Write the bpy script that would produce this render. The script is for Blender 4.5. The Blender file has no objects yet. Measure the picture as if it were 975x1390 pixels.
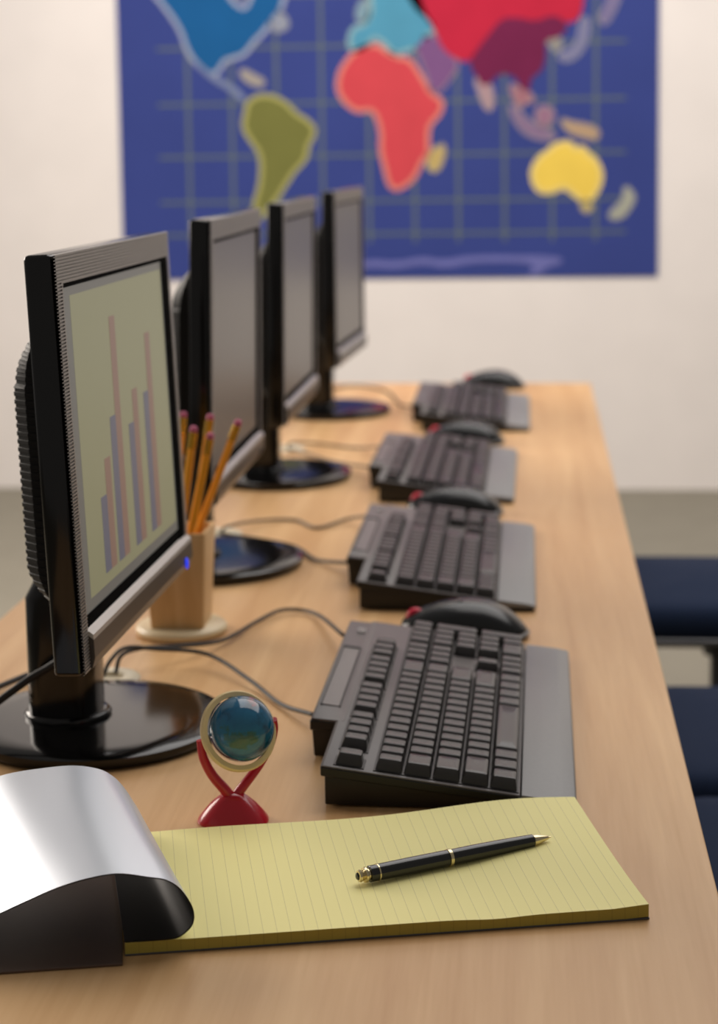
import bpy, bmesh, math, random
from mathutils import Vector, Matrix
random.seed(7)
S = bpy.context.scene
COL = S.collection

# ------------------------------------------------------------------ camera
cam_data = bpy.data.cameras.new('camera')
cam = bpy.data.objects.new('camera', cam_data); COL.objects.link(cam)
cam.matrix_world = Matrix(((0.996043, 0.003351, 0.088807, 0.0),
                           (0.08786, 0.113107, -0.98969, 0.0),
                           (-0.013361, 0.993577, 0.112366, 1.247),
                           (0, 0, 0, 1)))
cam_data.sensor_fit = 'VERTICAL'
cam_data.sensor_height = 36.0
cam_data.lens = 2450.0 / 1390.0 * 36.0
cam_data.shift_y = -(695.0 - 480.0) / 1390.0
cam_data.clip_start = 0.02
cam_data.dof.use_dof = True
cam_data.dof.focus_distance = 1.27
cam_data.dof.aperture_fstop = 6.0
S.camera = cam

# ------------------------------------------------------------------ world, lights, exposure
S.view_settings.view_transform = 'Standard'
S.view_settings.look = 'None'
S.view_settings.gamma = 1.0
S.view_settings.use_curve_mapping = False
S.view_settings.exposure = 0.0
W = bpy.data.worlds.new('world'); S.world = W; W.use_nodes = True
W.node_tree.nodes['Background'].inputs[0].default_value = (1.0, 0.94, 0.88, 1)
W.node_tree.nodes['Background'].inputs[1].default_value = 0.17

def area(name, loc, target, sx, sy, power, colour):
    d = bpy.data.lights.new(name, 'AREA'); d.shape = 'RECTANGLE'
    d.size = sx; d.size_y = sy; d.energy = power; d.color = colour
    o = bpy.data.objects.new(name, d); COL.objects.link(o)
    o.location = loc
    o.rotation_euler = (Vector(target) - Vector(loc)).to_track_quat('-Z', 'Y').to_euler()
    return o
area('window_daylight', (-3.2, 3.6, 2.1), (-0.2, 2.6, 0.7), 2.6, 1.5, 118, (1.0, 0.90, 0.80))
area('ceiling_daylight', (0.5, 3.4, 3.1), (0.1, 3.3, 0.7), 3.2, 2.6, 64, (1.0, 0.96, 0.93))
area('wall_fill_light', (-0.6, 4.6, 3.4), (-0.6, 6.6, 1.2), 4.5, 0.8, 74, (1.0, 0.955, 0.93))  # added unseen fill lamp that brightens the back wall

# ------------------------------------------------------------------ helpers
def lin(r, g, b):
    f = lambda c: (c/255/12.92) if c/255 <= 0.04045 else ((c/255+0.055)/1.055)**2.4
    return (f(r), f(g), f(b), 1)

def mat(name, rgb, rough=0.5, metal=0.0, spec=0.5, coat=0.0, noise=0.0, nscale=40.0, bump=0.0, emit=None, es=0.0):
    m = bpy.data.materials.new(name); m.use_nodes = True
    nt = m.node_tree; b = nt.nodes['Principled BSDF']
    c = lin(*rgb)
    b.inputs['Base Color'].default_value = c
    b.inputs['Roughness'].default_value = rough
    b.inputs['Metallic'].default_value = metal
    b.inputs['Specular IOR Level'].default_value = spec
    b.inputs['Coat Weight'].default_value = coat
    b.inputs['Coat Roughness'].default_value = 0.06
    if emit:
        b.inputs['Emission Color'].default_value = lin(*emit); b.inputs['Emission Strength'].default_value = es
    tc = nt.nodes.new('ShaderNodeTexCoord'); nz = nt.nodes.new('ShaderNodeTexNoise')
    nz.inputs['Scale'].default_value = nscale; nz.inputs['Detail'].default_value = 4
    nt.links.new(tc.outputs['Object'], nz.inputs['Vector'])
    if noise > 0:
        r = nt.nodes.new('ShaderNodeValToRGB')
        r.color_ramp.elements[0].position = 0.3; r.color_ramp.elements[1].position = 0.7
        r.color_ramp.elements[0].color = tuple(x*(1-noise) for x in c[:3])+(1,)
        r.color_ramp.elements[1].color = tuple(min(1, x*(1+noise)) for x in c[:3])+(1,)
        nt.links.new(nz.outputs['Fac'], r.inputs['Fac']); nt.links.new(r.outputs['Color'], b.inputs['Base Color'])
    if bump > 0:
        bp = nt.nodes.new('ShaderNodeBump'); bp.inputs['Strength'].default_value = bump; bp.inputs['Distance'].default_value = 0.001
        nt.links.new(nz.outputs['Fac'], bp.inputs['Height']); nt.links.new(bp.outputs['Normal'], b.inputs['Normal'])
    return m

def wood(name, c1, c2, axis, scale, rough=0.4, fine=1.0):
    m = bpy.data.materials.new(name); m.use_nodes = True
    nt = m.node_tree; b = nt.nodes['Principled BSDF']; L = nt.links.new
    tc = nt.nodes.new('ShaderNodeTexCoord'); mp = nt.nodes.new('ShaderNodeMapping')
    sc = [1.0, 1.0, 1.0]; sc[axis] = 0.045
    mp.inputs['Scale'].default_value = sc
    L(tc.outputs['Object'], mp.inputs['Vector'])
    n1 = nt.nodes.new('ShaderNodeTexNoise'); n1.inputs['Scale'].default_value = scale; n1.inputs['Detail'].default_value = 5; n1.inputs['Distortion'].default_value = 0.6
    n2 = nt.nodes.new('ShaderNodeTexNoise'); n2.inputs['Scale'].default_value = scale*9; n2.inputs['Detail'].default_value = 3
    L(mp.outputs['Vector'], n1.inputs['Vector']); L(mp.outputs['Vector'], n2.inputs['Vector'])
    mx = nt.nodes.new('ShaderNodeMath'); mx.operation = 'MULTIPLY_ADD'; mx.inputs[1].default_value = 0.35*fine
    L(n2.outputs['Fac'], mx.inputs[0]); L(n1.outputs['Fac'], mx.inputs[2])
    r = nt.nodes.new('ShaderNodeValToRGB')
    r.color_ramp.elements[0].position = 0.42; r.color_ramp.elements[1].position = 0.92
    r.color_ramp.elements[0].color = lin(*c1); r.color_ramp.elements[1].color = lin(*c2)
    L(mx.outputs[0], r.inputs['Fac']); L(r.outputs['Color'], b.inputs['Base Color'])
    b.inputs['Roughness'].default_value = rough
    return m

def tag(o, label=None, cat=None, group=None, kind=None):
    if label: o['label'] = label
    if cat: o['category'] = cat
    if group: o['group'] = group
    if kind: o['kind'] = kind
    return o

def empty(name, loc=(0, 0, 0), rz=0.0):
    o = bpy.data.objects.new(name, None); COL.objects.link(o)
    o.location = loc; o.rotation_euler = (0, 0, rz); o.empty_display_size = 0.05
    return o

def link_mesh(name, me, parent=None):
    o = bpy.data.objects.new(name, me); COL.objects.link(o)
    if parent: o.parent = parent
    return o

def build(name, bm, mats, parent=None, smooth=False, angle=35):
    bm.normal_update()
    me = bpy.data.meshes.new(name); bm.to_mesh(me); bm.free()
    for m in (mats if isinstance(mats, (list, tuple)) else [mats]): me.materials.append(m)
    if smooth:
        me.shade_smooth()
        me.set_sharp_from_angle(angle=math.radians(angle))
    return link_mesh(name, me, parent)

def merge(bm, other, M=None):
    me = bpy.data.meshes.new('tmp'); other.to_mesh(me); other.free()
    if M is not None: me.transform(M)
    bm.from_mesh(me); bpy.data.meshes.remove(me)

def box(bm, x0, x1, y0, y1, z0, z1, bev=0.0, seg=2, M=None):
    t = bmesh.new(); bmesh.ops.create_cube(t, size=1.0)
    for v in t.verts:
        v.co = Vector(((x0+x1)/2+v.co.x*(x1-x0), (y0+y1)/2+v.co.y*(y1-y0), (z0+z1)/2+v.co.z*(z1-z0)))
    if bev > 0: bmesh.ops.bevel(t, geom=list(t.edges), offset=bev, segments=seg, profile=0.5, affect='EDGES')
    merge(bm, t, M)

def lathe(bm, prof, seg=48, M=None, sx=1.0, sy=1.0):
    t = bmesh.new(); rings = []
    for r, z in prof:
        if r < 1e-6: rings.append([t.verts.new((0, 0, z))])
        else: rings.append([t.verts.new((r*math.cos(2*math.pi*i/seg)*sx, r*math.sin(2*math.pi*i/seg)*sy, z)) for i in range(seg)])
    for a, b in zip(rings, rings[1:]):
        for i in range(seg):
            j = (i+1) % seg
            if len(a) == 1 and len(b) == 1: continue
            if len(a) == 1: t.faces.new((a[0], b[j], b[i]))
            elif len(b) == 1: t.faces.new((a[i], a[j], b[0]))
            else: t.faces.new((a[i], a[j], b[j], b[i]))
    if len(rings[0]) > 1: t.faces.new(list(reversed(rings[0])))
    if len(rings[-1]) > 1: t.faces.new(rings[-1])
    bmesh.ops.recalc_face_normals(t, faces=t.faces)
    merge(bm, t, M)

def catmull(pts, n=8):
    P = [Vector(p) for p in pts]; P = [2*P[0]-P[1]] + P + [2*P[-1]-P[-2]]
    out = []
    for i in range(1, len(P)-2):
        for k in range(n):
            t = k/n
            out.append(0.5*((2*P[i]) + (P[i+1]-P[i-1])*t + (2*P[i-1]-5*P[i]+4*P[i+1]-P[i+2])*t*t + (3*P[i]-P[i-1]-3*P[i+1]+P[i+2])*t**3))
    out.append(P[-2]); return out

def tube(bm, pts, rad, seg=10, closed=False, rads=None):
    n = len(pts); rings = []; up = Vector((0, 0, 1)); prev = None
    for i, p in enumerate(pts):
        p = Vector(p)
        a = Vector(pts[(i-1) % n]) if (closed or i > 0) else p
        b = Vector(pts[(i+1) % n]) if (closed or i < n-1) else p
        d = (b-a).normalized()
        if prev is None:
            s = d.cross(up)
            if s.length < 1e-3: s = d.cross(Vector((1, 0, 0)))
            s.normalize()
        else:
            s = (prev - d*prev.dot(d)).normalized()
        prev = s; u = s.cross(d)
        r = rads[i] if rads else rad
        rings.append([bm.verts.new(p + s*math.cos(2*math.pi*k/seg)*r + u*math.sin(2*math.pi*k/seg)*r) for k in range(seg)])
    m = n if closed else n-1
    for i in range(m):
        A, B = rings[i], rings[(i+1) % n]
        for k in range(seg):
            bm.faces.new((A[k], A[(k+1) % seg], B[(k+1) % seg], B[k]))
    if not closed:
        bm.faces.new(list(reversed(rings[0]))); bm.faces.new(rings[-1])
    bmesh.ops.recalc_face_normals(bm, faces=bm.faces)

def prism(bm, poly, d0, d1, plane='XZ', bev=0.0, seg=2, mi=0, M=None):
    """extrude a 2-D polygon: 'XZ' along y, 'XY' along z, 'YZ' along x"""
    t = bmesh.new()
    def P(a, b, d): return {'XZ': (a, d, b), 'XY': (a, b, d), 'YZ': (d, a, b)}[plane]
    A = [t.verts.new(P(a, b, d0)) for a, b in poly]; B = [t.verts.new(P(a, b, d1)) for a, b in poly]
    n = len(poly)
    t.faces.new(A); t.faces.new(list(reversed(B)))
    for i in range(n): t.faces.new((A[i], B[i], B[(i+1) % n], A[(i+1) % n]))
    bmesh.ops.recalc_face_normals(t, faces=t.faces)
    if bev > 0: bmesh.ops.bevel(t, geom=list(t.edges), offset=bev, segments=seg, profile=0.5, affect='EDGES')
    for f in t.faces: f.material_index = mi
    merge(bm, t, M)

def rrect(hx, hy, r, n=6):
    out = []
    for cx, cy, a0 in ((hx-r, hy-r, 0), (-hx+r, hy-r, 90), (-hx+r, -hy+r, 180), (hx-r, -hy+r, 270)):
        for k in range(n+1):
            a = math.radians(a0+90*k/n); out.append((cx+r*math.cos(a), cy+r*math.sin(a)))
    return out

TZ = 0.73   # table top height

# ------------------------------------------------------------------ materials
M_wall = mat('wall_paint', (236, 228, 222), 0.85, noise=0.02, nscale=6)
M_floor = mat('floor_vinyl', (128, 122, 107), 0.6, noise=0.06, nscale=9)
M_wood = wood('maple_laminate', (199, 153, 103), (224, 184, 134), 1, 26, 0.38, 0.8)
M_edge = mat('table_edge_band', (176, 136, 100), 0.45, noise=0.05)
M_leg = mat('grey_steel', (110, 110, 112), 0.35, metal=0.8)
M_gloss = mat('glossy_black', (9, 8, 8), 0.13, spec=0.5)
M_matte = mat('matte_black_frame', (6, 6, 6), 0.95, spec=0.05)
M_rear = mat('rear_black_plastic', (14, 13, 13), 0.5, spec=0.25)
M_black = mat('black_plastic', (16, 15, 15), 0.32)
M_bezel = mat('ribbed_bezel', (152, 147, 143), 0.34, metal=0.5, spec=0.8)
M_lower = mat('lower_bezel_grey', (74, 68, 64), 0.33, metal=0.3)
M_ledge = mat('light_ledge', (196, 192, 188), 0.3, metal=0.4)
M_glass = mat('dark_lcd_panel', (96, 92, 90), 0.30, spec=0.75)
M_chartbg = mat('lit_screen_olive', (40, 40, 30), 0.36, spec=0.6, emit=(148, 145, 112), es=0.58)
M_screenedge = mat('lit_screen_grey', (40, 40, 38), 0.36, spec=0.6, emit=(120, 118, 112), es=0.46)
M_barb = mat('bar_blue', (30, 30, 40), 0.36, spec=0.6, emit=(108, 108, 122), es=0.5)
M_barr = mat('bar_red', (40, 30, 28), 0.36, spec=0.6, emit=(148, 116, 102), es=0.52)
M_blue = mat('blue_power_light', (20, 50, 200), 0.25, emit=(20, 60, 255), es=0.8)
M_plate = mat('grey_keyboard_cover', (104, 98, 97), 0.42, noise=0.03, nscale=300)
M_palm = mat('palm_rest_grey', (134, 133, 133), 0.4, noise=0.03, nscale=300)
M_shell = mat('keyboard_black_shell', (14, 13, 12), 0.45)
M_key = mat('keycap_dark', (50, 47, 46), 0.30, noise=0.04, nscale=200)
M_mouse = mat('mouse_black', (20, 22, 24), 0.24)
M_rim = mat('mouse_grey_rim', (80, 78, 78), 0.35)
M_red = mat('red_scroll_wheel', (205, 30, 60), 0.35)
M_cable = mat('cable_dark', (34, 30, 28), 0.55)
M_cable2 = mat('cable_grey', (100, 86, 70), 0.55)
M_grom = mat('cream_plastic', (226, 214, 188), 0.4)
M_cupw = wood('pale_cup_wood', (206, 164, 110), (230, 194, 144), 2, 60, 0.45, 0.6)
M_cupb = mat('cream_lacquer', (226, 205, 165), 0.35, noise=0.02)
M_pencil = mat('pencil_orange', (246, 172, 36), 0.32)
M_ferr = mat('brass_ferrule', (224, 178, 70), 0.25, metal=0.9)
M_eras = mat('pink_eraser', (196, 98, 128), 0.7)
M_gred = mat('red_plastic', (190, 16, 40), 0.28, coat=0.3)
M_ring = mat('cream_ring', (230, 204, 150), 0.4)
M_pen = mat('pen_black', (12, 12, 13), 0.2, coat=0.4)
M_gold = mat('pale_gold', (222, 206, 166), 0.2, metal=1.0)
M_silver = mat('brushed_silver', (230, 236, 246), 0.34, metal=0.55, bump=0.0)
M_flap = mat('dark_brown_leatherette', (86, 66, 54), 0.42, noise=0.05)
M_inner = mat('cover_black_lining', (13, 12, 12), 0.5, spec=0.3)
M_navy = mat('navy_fabric', (30, 42, 66), 0.85, spec=0.15, noise=0.12, nscale=260)
M_pad_side = None
M_board = mat('grey_board', (80, 78, 78), 0.7)

# brushed look for the silver cover
nt = M_silver.node_tree; b = nt.nodes['Principled BSDF']
tc = nt.nodes.new('ShaderNodeTexCoord'); mp = nt.nodes.new('ShaderNodeMapping'); mp.inputs['Scale'].default_value = (40, 900, 40)
nz = nt.nodes.new('ShaderNodeTexNoise'); nz.inputs['Scale'].default_value = 1.0
bp = nt.nodes.new('ShaderNodeBump'); bp.inputs['Strength'].default_value = 0.12; bp.inputs['Distance'].default_value = 0.0004
nt.links.new(tc.outputs['Object'], mp.inputs['Vector']); nt.links.new(mp.outputs['Vector'], nz.inputs['Vector'])
nt.links.new(nz.outputs['Fac'], bp.inputs['Height']); nt.links.new(bp.outputs['Normal'], b.inputs['Normal'])

def ruled_paper(name, paper, line, spacing, width, rough=0.6):
    m = bpy.data.materials.new(name); m.use_nodes = True
    nt = m.node_tree; b = nt.nodes['Principled BSDF']; L = nt.links.new
    tc = nt.nodes.new('ShaderNodeTexCoord'); sp = nt.nodes.new('ShaderNodeSeparateXYZ'); L(tc.outputs['Object'], sp.inputs[0])
    d = nt.nodes.new('ShaderNodeMath'); d.operation = 'DIVIDE'; d.inputs[1].default_value = spacing; L(sp.outputs['X'], d.inputs[0])
    fr = nt.nodes.new('ShaderNodeMath'); fr.operation = 'FRACT'; L(d.outputs[0], fr.inputs[0])
    lt = nt.nodes.new('ShaderNodeMath'); lt.operation = 'LESS_THAN'; lt.inputs[1].default_value = width/spacing; L(fr.outputs[0], lt.inputs[0])
    mx = nt.nodes.new('ShaderNodeMix'); mx.data_type = 'RGBA'
    mx.inputs[6].default_value = lin(*paper); mx.inputs[7].default_value = lin(*line)
    L(lt.outputs[0], mx.inputs[0]); L(mx.outputs[2], b.inputs['Base Color']); b.inputs['Roughness'].default_value = rough
    return m
M_paper = ruled_paper('yellow_ruled_paper', (250, 240, 164), (208, 198, 140), 0.009, 0.0003)
M_padside = ruled_paper('yellow_page_edges', (170, 154, 64), (142, 128, 56), 0.009, 0.0003)

# ------------------------------------------------------------------ the room
bm = bmesh.new(); box(bm, -5, 4, 6.55, 6.7, 0, 4.0); tag(build('wall_back', bm, M_wall), kind='structure')
bm = bmesh.new(); box(bm, -5, 4, -2, 6.7, -0.1, 0.0); tag(build('floor', bm, M_floor), kind='structure')

# ------------------------------------------------------------------ wall map
SH = {
  'north_america':[(-1.381, 1.895), (-1.304, 1.816), (-1.244, 1.738), (-1.211, 1.682), (-1.195, 1.626), (-1.168, 1.576), (-1.107, 1.525), (-1.083, 1.552), (-1.066, 1.58), (-1.026, 1.59), (-0.992, 1.6), (-0.963, 1.639), (-0.922, 1.677), (-0.888, 1.72), (-0.859, 1.752), (-0.841, 1.818), (-0.907, 1.885), (-0.942, 1.82), (-0.977, 1.744), (-1.022, 1.766), (-1.055, 1.811), (-1.098, 1.9), (-1.244, 1.936)],
  'central_america':[(-1.183, 1.582), (-1.152, 1.542), (-1.107, 1.5), (-1.051, 1.468), (-1.001, 1.423), (-0.984, 1.432), (-1.006, 1.465), (-1.034, 1.485), (-1.084, 1.516), (-1.107, 1.525), (-1.14, 1.553)],
  'caribbean_island':[(-0.999, 1.54), (-0.959, 1.517), (-0.92, 1.497), (-0.926, 1.483), (-0.966, 1.491), (-0.999, 1.518)],
  'south_america':[(-0.973, 1.417), (-0.944, 1.435), (-0.904, 1.438), (-0.848, 1.415), (-0.815, 1.376), (-0.759, 1.341), (-0.743, 1.313), (-0.772, 1.264), (-0.778, 1.219), (-0.819, 1.18), (-0.853, 1.13), (-0.888, 1.075), (-0.923, 1.036), (-0.947, 1.008), (-0.956, 1.019), (-0.951, 1.064), (-0.933, 1.12), (-0.926, 1.187), (-0.931, 1.243), (-0.964, 1.289), (-0.992, 1.334), (-0.979, 1.389)],
  'africa':[(-0.615, 1.555), (-0.576, 1.599), (-0.508, 1.614), (-0.486, 1.591), (-0.431, 1.563), (-0.406, 1.562), (-0.384, 1.546), (-0.351, 1.49), (-0.318, 1.434), (-0.279, 1.412), (-0.291, 1.373), (-0.33, 1.335), (-0.336, 1.28), (-0.331, 1.236), (-0.359, 1.202), (-0.382, 1.147), (-0.433, 1.109), (-0.461, 1.115), (-0.477, 1.182), (-0.493, 1.249), (-0.487, 1.304), (-0.508, 1.382), (-0.542, 1.399), (-0.578, 1.389), (-0.617, 1.417), (-0.645, 1.462), (-0.638, 1.517)],
  'madagascar':[(-0.269, 1.262), (-0.276, 1.202), (-0.3, 1.163), (-0.329, 1.18), (-0.322, 1.23), (-0.292, 1.248)],
  'europe':[(-0.603, 1.618), (-0.592, 1.675), (-0.544, 1.685), (-0.516, 1.737), (-0.523, 1.804), (-0.483, 1.881), (-0.378, 1.879), (-0.347, 1.775), (-0.326, 1.717), (-0.295, 1.675), (-0.34, 1.65), (-0.354, 1.614), (-0.401, 1.604), (-0.444, 1.589), (-0.475, 1.632), (-0.517, 1.656), (-0.547, 1.623), (-0.582, 1.607)],
  'britain':[(-0.58, 1.728), (-0.558, 1.779), (-0.542, 1.766), (-0.538, 1.716), (-0.565, 1.701)],
  'russia':[(-0.425, 1.842), (-0.371, 1.742), (-0.327, 1.709), (-0.294, 1.654), (-0.272, 1.599), (-0.217, 1.559), (-0.173, 1.553), (-0.15, 1.596), (-0.106, 1.65), (-0.062, 1.704), (-0.007, 1.708), (0.059, 1.69), (0.125, 1.716), (0.18, 1.677), (0.223, 1.709), (0.234, 1.806), (0.299, 1.826), (0.234, 1.903), (-0.093, 1.943), (-0.314, 1.915)],
  'china':[(-0.178, 1.553), (-0.15, 1.596), (-0.106, 1.65), (-0.062, 1.704), (-0.007, 1.708), (0.059, 1.69), (0.125, 1.716), (0.18, 1.677), (0.147, 1.634), (0.092, 1.625), (0.097, 1.57), (0.081, 1.516), (0.042, 1.494), (0.036, 1.44), (0.009, 1.451), (-0.013, 1.501), (-0.068, 1.513), (-0.101, 1.475), (-0.129, 1.464), (-0.157, 1.509)],
  'middle_east':[(-0.372, 1.628), (-0.294, 1.648), (-0.267, 1.598), (-0.217, 1.554), (-0.229, 1.521), (-0.279, 1.456), (-0.307, 1.445), (-0.329, 1.512), (-0.35, 1.567)],
  'india':[(-0.157, 1.503), (-0.129, 1.464), (-0.101, 1.475), (-0.094, 1.398), (-0.11, 1.378), (-0.134, 1.426)],
  'indochina':[(-0.03, 1.474), (0.003, 1.451), (0.036, 1.44), (0.053, 1.407), (0.02, 1.413), (0.003, 1.385), (-0.019, 1.43)],
  'sumatra':[(-0.035, 1.391), (-0.013, 1.391), (0.036, 1.33), (0.124, 1.296), (0.124, 1.274), (0.058, 1.28), (0.003, 1.314)],
  'borneo':[(0.064, 1.385), (0.108, 1.389), (0.124, 1.356), (0.097, 1.318), (0.064, 1.335)],
  'new_guinea':[(0.146, 1.345), (0.191, 1.328), (0.245, 1.321), (0.284, 1.299), (0.273, 1.274), (0.234, 1.283), (0.179, 1.3)],
  'japan':[(0.136, 1.569), (0.18, 1.585), (0.212, 1.617), (0.223, 1.698), (0.247, 1.698), (0.24, 1.622), (0.212, 1.573), (0.169, 1.549)],
  'kamchatka':[(0.283, 1.697), (0.31, 1.74), (0.332, 1.793), (0.359, 1.782), (0.332, 1.718), (0.305, 1.675)],
  'korea':[(0.092, 1.625), (0.141, 1.635), (0.152, 1.602), (0.125, 1.586), (0.114, 1.613)],
  'australia':[(0.124, 1.24), (0.146, 1.251), (0.179, 1.256), (0.196, 1.228), (0.224, 1.239), (0.235, 1.217), (0.268, 1.194), (0.287, 1.15), (0.279, 1.106), (0.251, 1.062), (0.224, 1.062), (0.196, 1.09), (0.157, 1.113), (0.124, 1.097), (0.08, 1.092), (0.058, 1.12), (0.052, 1.164), (0.08, 1.208), (0.102, 1.219)],
  'tasmania':[(0.218, 1.046), (0.251, 1.049), (0.259, 1.026), (0.235, 1.012)],
  'new_zealand':[(0.378, 1.107), (0.411, 1.066), (0.395, 1.033), (0.367, 0.994), (0.329, 0.989), (0.325, 1.008), (0.361, 1.039), (0.376, 1.061)],
  'newfoundland':[(-0.892, 1.764), (-0.843, 1.73), (-0.826, 1.691), (-0.866, 1.675), (-0.888, 1.692)],
  'antarctica':[(-0.711, 0.824), (-0.549, 0.849), (-0.442, 0.838), (-0.348, 0.858), (-0.281, 0.842), (-0.174, 0.86), (-0.015, 0.858), (0.078, 0.858), (0.157, 0.849), (0.149, 0.828), (0.104, 0.818), (0.065, 0.786), (0.025, 0.781), (0.059, 0.823), (-0.015, 0.837), (-0.174, 0.836), (-0.27, 0.815), (-0.348, 0.834), (-0.442, 0.814), (-0.549, 0.823), (-0.712, 0.802)],
}
COLR = {'north_america': (28, 90, 144), 'central_america': (120, 130, 160), 'caribbean_island': (160, 150, 140), 'south_america': (116, 116, 62),
 'africa': (205, 72, 80), 'madagascar': (190, 165, 105), 'europe': (82, 148, 176), 'britain': (120, 150, 165), 'russia': (188, 40, 64), 'china': (112, 36, 72),
 'middle_east': (122, 84, 130), 'india': (170, 140, 145), 'indochina': (160, 110, 120), 'sumatra': (134, 110, 140), 'borneo': (150, 112, 134), 'new_guinea': (180, 150, 120),
 'japan': (120, 120, 155), 'kamchatka': (120, 110, 150), 'korea': (140, 136, 130), 'australia': (236, 202, 88), 'tasmania': (190, 170, 110), 'new_zealand': (165, 165, 150),
 'newfoundland': (140, 145, 160), 'antarctica': (110, 112, 172)}
HALO = {'north_america': (150, 158, 178), 'south_america': (165, 160, 90), 'africa': (214, 128, 112), 'australia': (230, 205, 120), 'russia': (200, 90, 110), 'china': (130, 80, 110), 'europe': (130, 165, 170)}
M_ocean = mat('map_ocean_blue', (58, 70, 134), 0.8, spec=0.1, noise=0.05, nscale=3)
M_grid = mat('map_grid_olive', (92, 104, 106), 0.8)
YM = 6.545
mp_root = empty('wall_map', (-0.48, YM, 0.78))
tag(mp_root, 'large blue world map poster with coloured continents hanging on the back wall', 'map')
ox, oz = -0.48, 0.78
bm = bmesh.new(); box(bm, -1.454-ox, 0.494-ox, -0.002, 0.003, 0, 1.32); build('map_sheet', bm, M_ocean, mp_root)
bm = bmesh.new()
for x in (-1.199, -1.039, -0.874, -0.71, -0.541, -0.376, -0.219, -0.053, 0.118, 0.273):
    box(bm, x-ox-0.006, x-ox+0.006, -0.0028, -0.002, 0.13, 1.28)
for z in (1.618, 1.417, 1.227, 1.062, 0.942, 1.80, 1.96):
    box(bm, -1.31-ox, 0.38-ox, -0.0031, -0.002, z-oz-0.005, z-oz+0.005)
build('grid_lines', bm, M_grid, mp_root)
def ring_smooth(p, it=1):
    for _ in range(it):
        q = []
        for i in range(len(p)):
            a, c = p[i], p[(i+1) % len(p)]
            q += [(a[0]*.75+c[0]*.25, a[1]*.75+c[1]*.25), (a[0]*.25+c[0]*.75, a[1]*.25+c[1]*.75)]
        p = q
    return p
def flat(bm, poly, y0, y1):
    t = bmesh.new()
    A = [t.verts.new((a, y0, b)) for a, b in poly]; B = [t.verts.new((a, y1, b)) for a, b in poly]
    n = len(poly)
    for i in range(n): t.faces.new((A[i], A[(i+1) % n], B[(i+1) % n], B[i]))
    es = [t.edges.get((A[i], A[(i+1) % n])) for i in range(n)]
    bmesh.ops.triangle_fill(t, edges=es, use_beauty=True)
    bmesh.ops.recalc_face_normals(t, faces=t.faces)
    merge(bm, t)
def offset(poly, d):
    n = len(poly); ar = sum(poly[i][0]*poly[(i+1) % n][1]-poly[(i+1) % n][0]*poly[i][1] for i in range(n))
    s = 1 if ar > 0 else -1; out = []
    for i in range(n):
        a, b_, c = Vector(poly[i-1]), Vector(poly[i]), Vector(poly[(i+1) % n])
        e1 = (b_-a).normalized(); e2 = (c-b_).normalized()
        nn = Vector((e1.y+e2.y, -e1.x-e2.x))
        if nn.length < 1e-6: nn = Vector((e1.y, -e1.x))
        nn.normalize(); q = b_ + nn*d*s; out.append((q.x, q.y))
    return out
for k, poly in SH.items():
    pl = ring_smooth([(x-ox, z-oz) for x, z in poly], 1)
    small = k not in HALO
    hal = HALO.get(k, tuple(int(0.5*c+70) for c in COLR[k]))
    root_o = None
    bm = bmesh.new(); flat(bm, pl, -0.0040 if not small else -0.0038, -0.002)
    o = build(k, bm, mat('map_'+k, COLR[k], 0.8, spec=0.1, noise=0.05, nscale=8), mp_root)
    if k not in ('russia', 'china', 'central_america', 'antarctica'):
        bm = bmesh.new(); flat(bm, offset(pl, 0.016 if not small else 0.009), -0.0035, -0.002)
        build('outline', bm, mat('map_halo_'+k, hal, 0.6), o)

# ------------------------------------------------------------------ table
tb = empty('long_table', (0, 0, 0)); tag(tb, 'long pale maple laminate table carrying the row of computers', 'table')
top = bmesh.new()
prism(top, [(0.1316, 0.55), (0.1547, 3.966), (-0.567, 3.970), (-0.590, 0.55)], TZ-0.028, TZ, 'XY', 0.0012, 2)
build('tabletop', top, M_wood, tb)
for (x, y) in ((-0.52, 0.7), (0.07, 0.7), (-0.50, 3.8), (0.09, 3.8)):
    bm = bmesh.new(); box(bm, x-0.025, x+0.025, y-0.025, y+0.025, 0.01, TZ-0.028, 0.004)
    l = build('leg', bm, M_leg, tb)
    bm = bmesh.new(); lathe(bm, [(0.02, 0), (0.022, 0.004), (0.018, 0.011)], 20, Matrix.Translation((x, y, 0))); build('foot', bm, M_black, l)
bm = bmesh.new(); box(bm, -0.50, 0.05, 3.79, 3.81, TZ-0.09, TZ-0.028, 0.002); build('apron', bm, M_leg, tb)
bm = bmesh.new(); box(bm, -0.50, 0.05, 0.69, 0.71, TZ-0.09, TZ-0.028, 0.002); build('apron', bm, M_leg, tb)

# ------------------------------------------------------------------ monitors
def ribs(bm, y0, y1, z0, z1, x, pitch=0.0027, d=0.0014):
    n = max(1, int(round((z1-z0)/pitch))); h = (z1-z0)/n
    prof = [(x-0.003, z0)]
    for i in range(n):
        z = z0+i*h
        prof += [(x-d, z), (x-d, z+h*0.3), (x, z+h*0.42), (x, z+h*0.9)]
    prof += [(x-d, z1), (x-0.003, z1)]
    A = [bm.verts.new((a, y0, b)) for a, b in prof]; B = [bm.verts.new((a, y1, b)) for a, b in prof]
    for i in range(len(prof)-1): bm.faces.new((A[i], B[i], B[i+1], A[i+1]))
    for i in range(len(prof)-1):
        pass
    bmesh.ops.recalc_face_normals(bm, faces=bm.faces)

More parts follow.
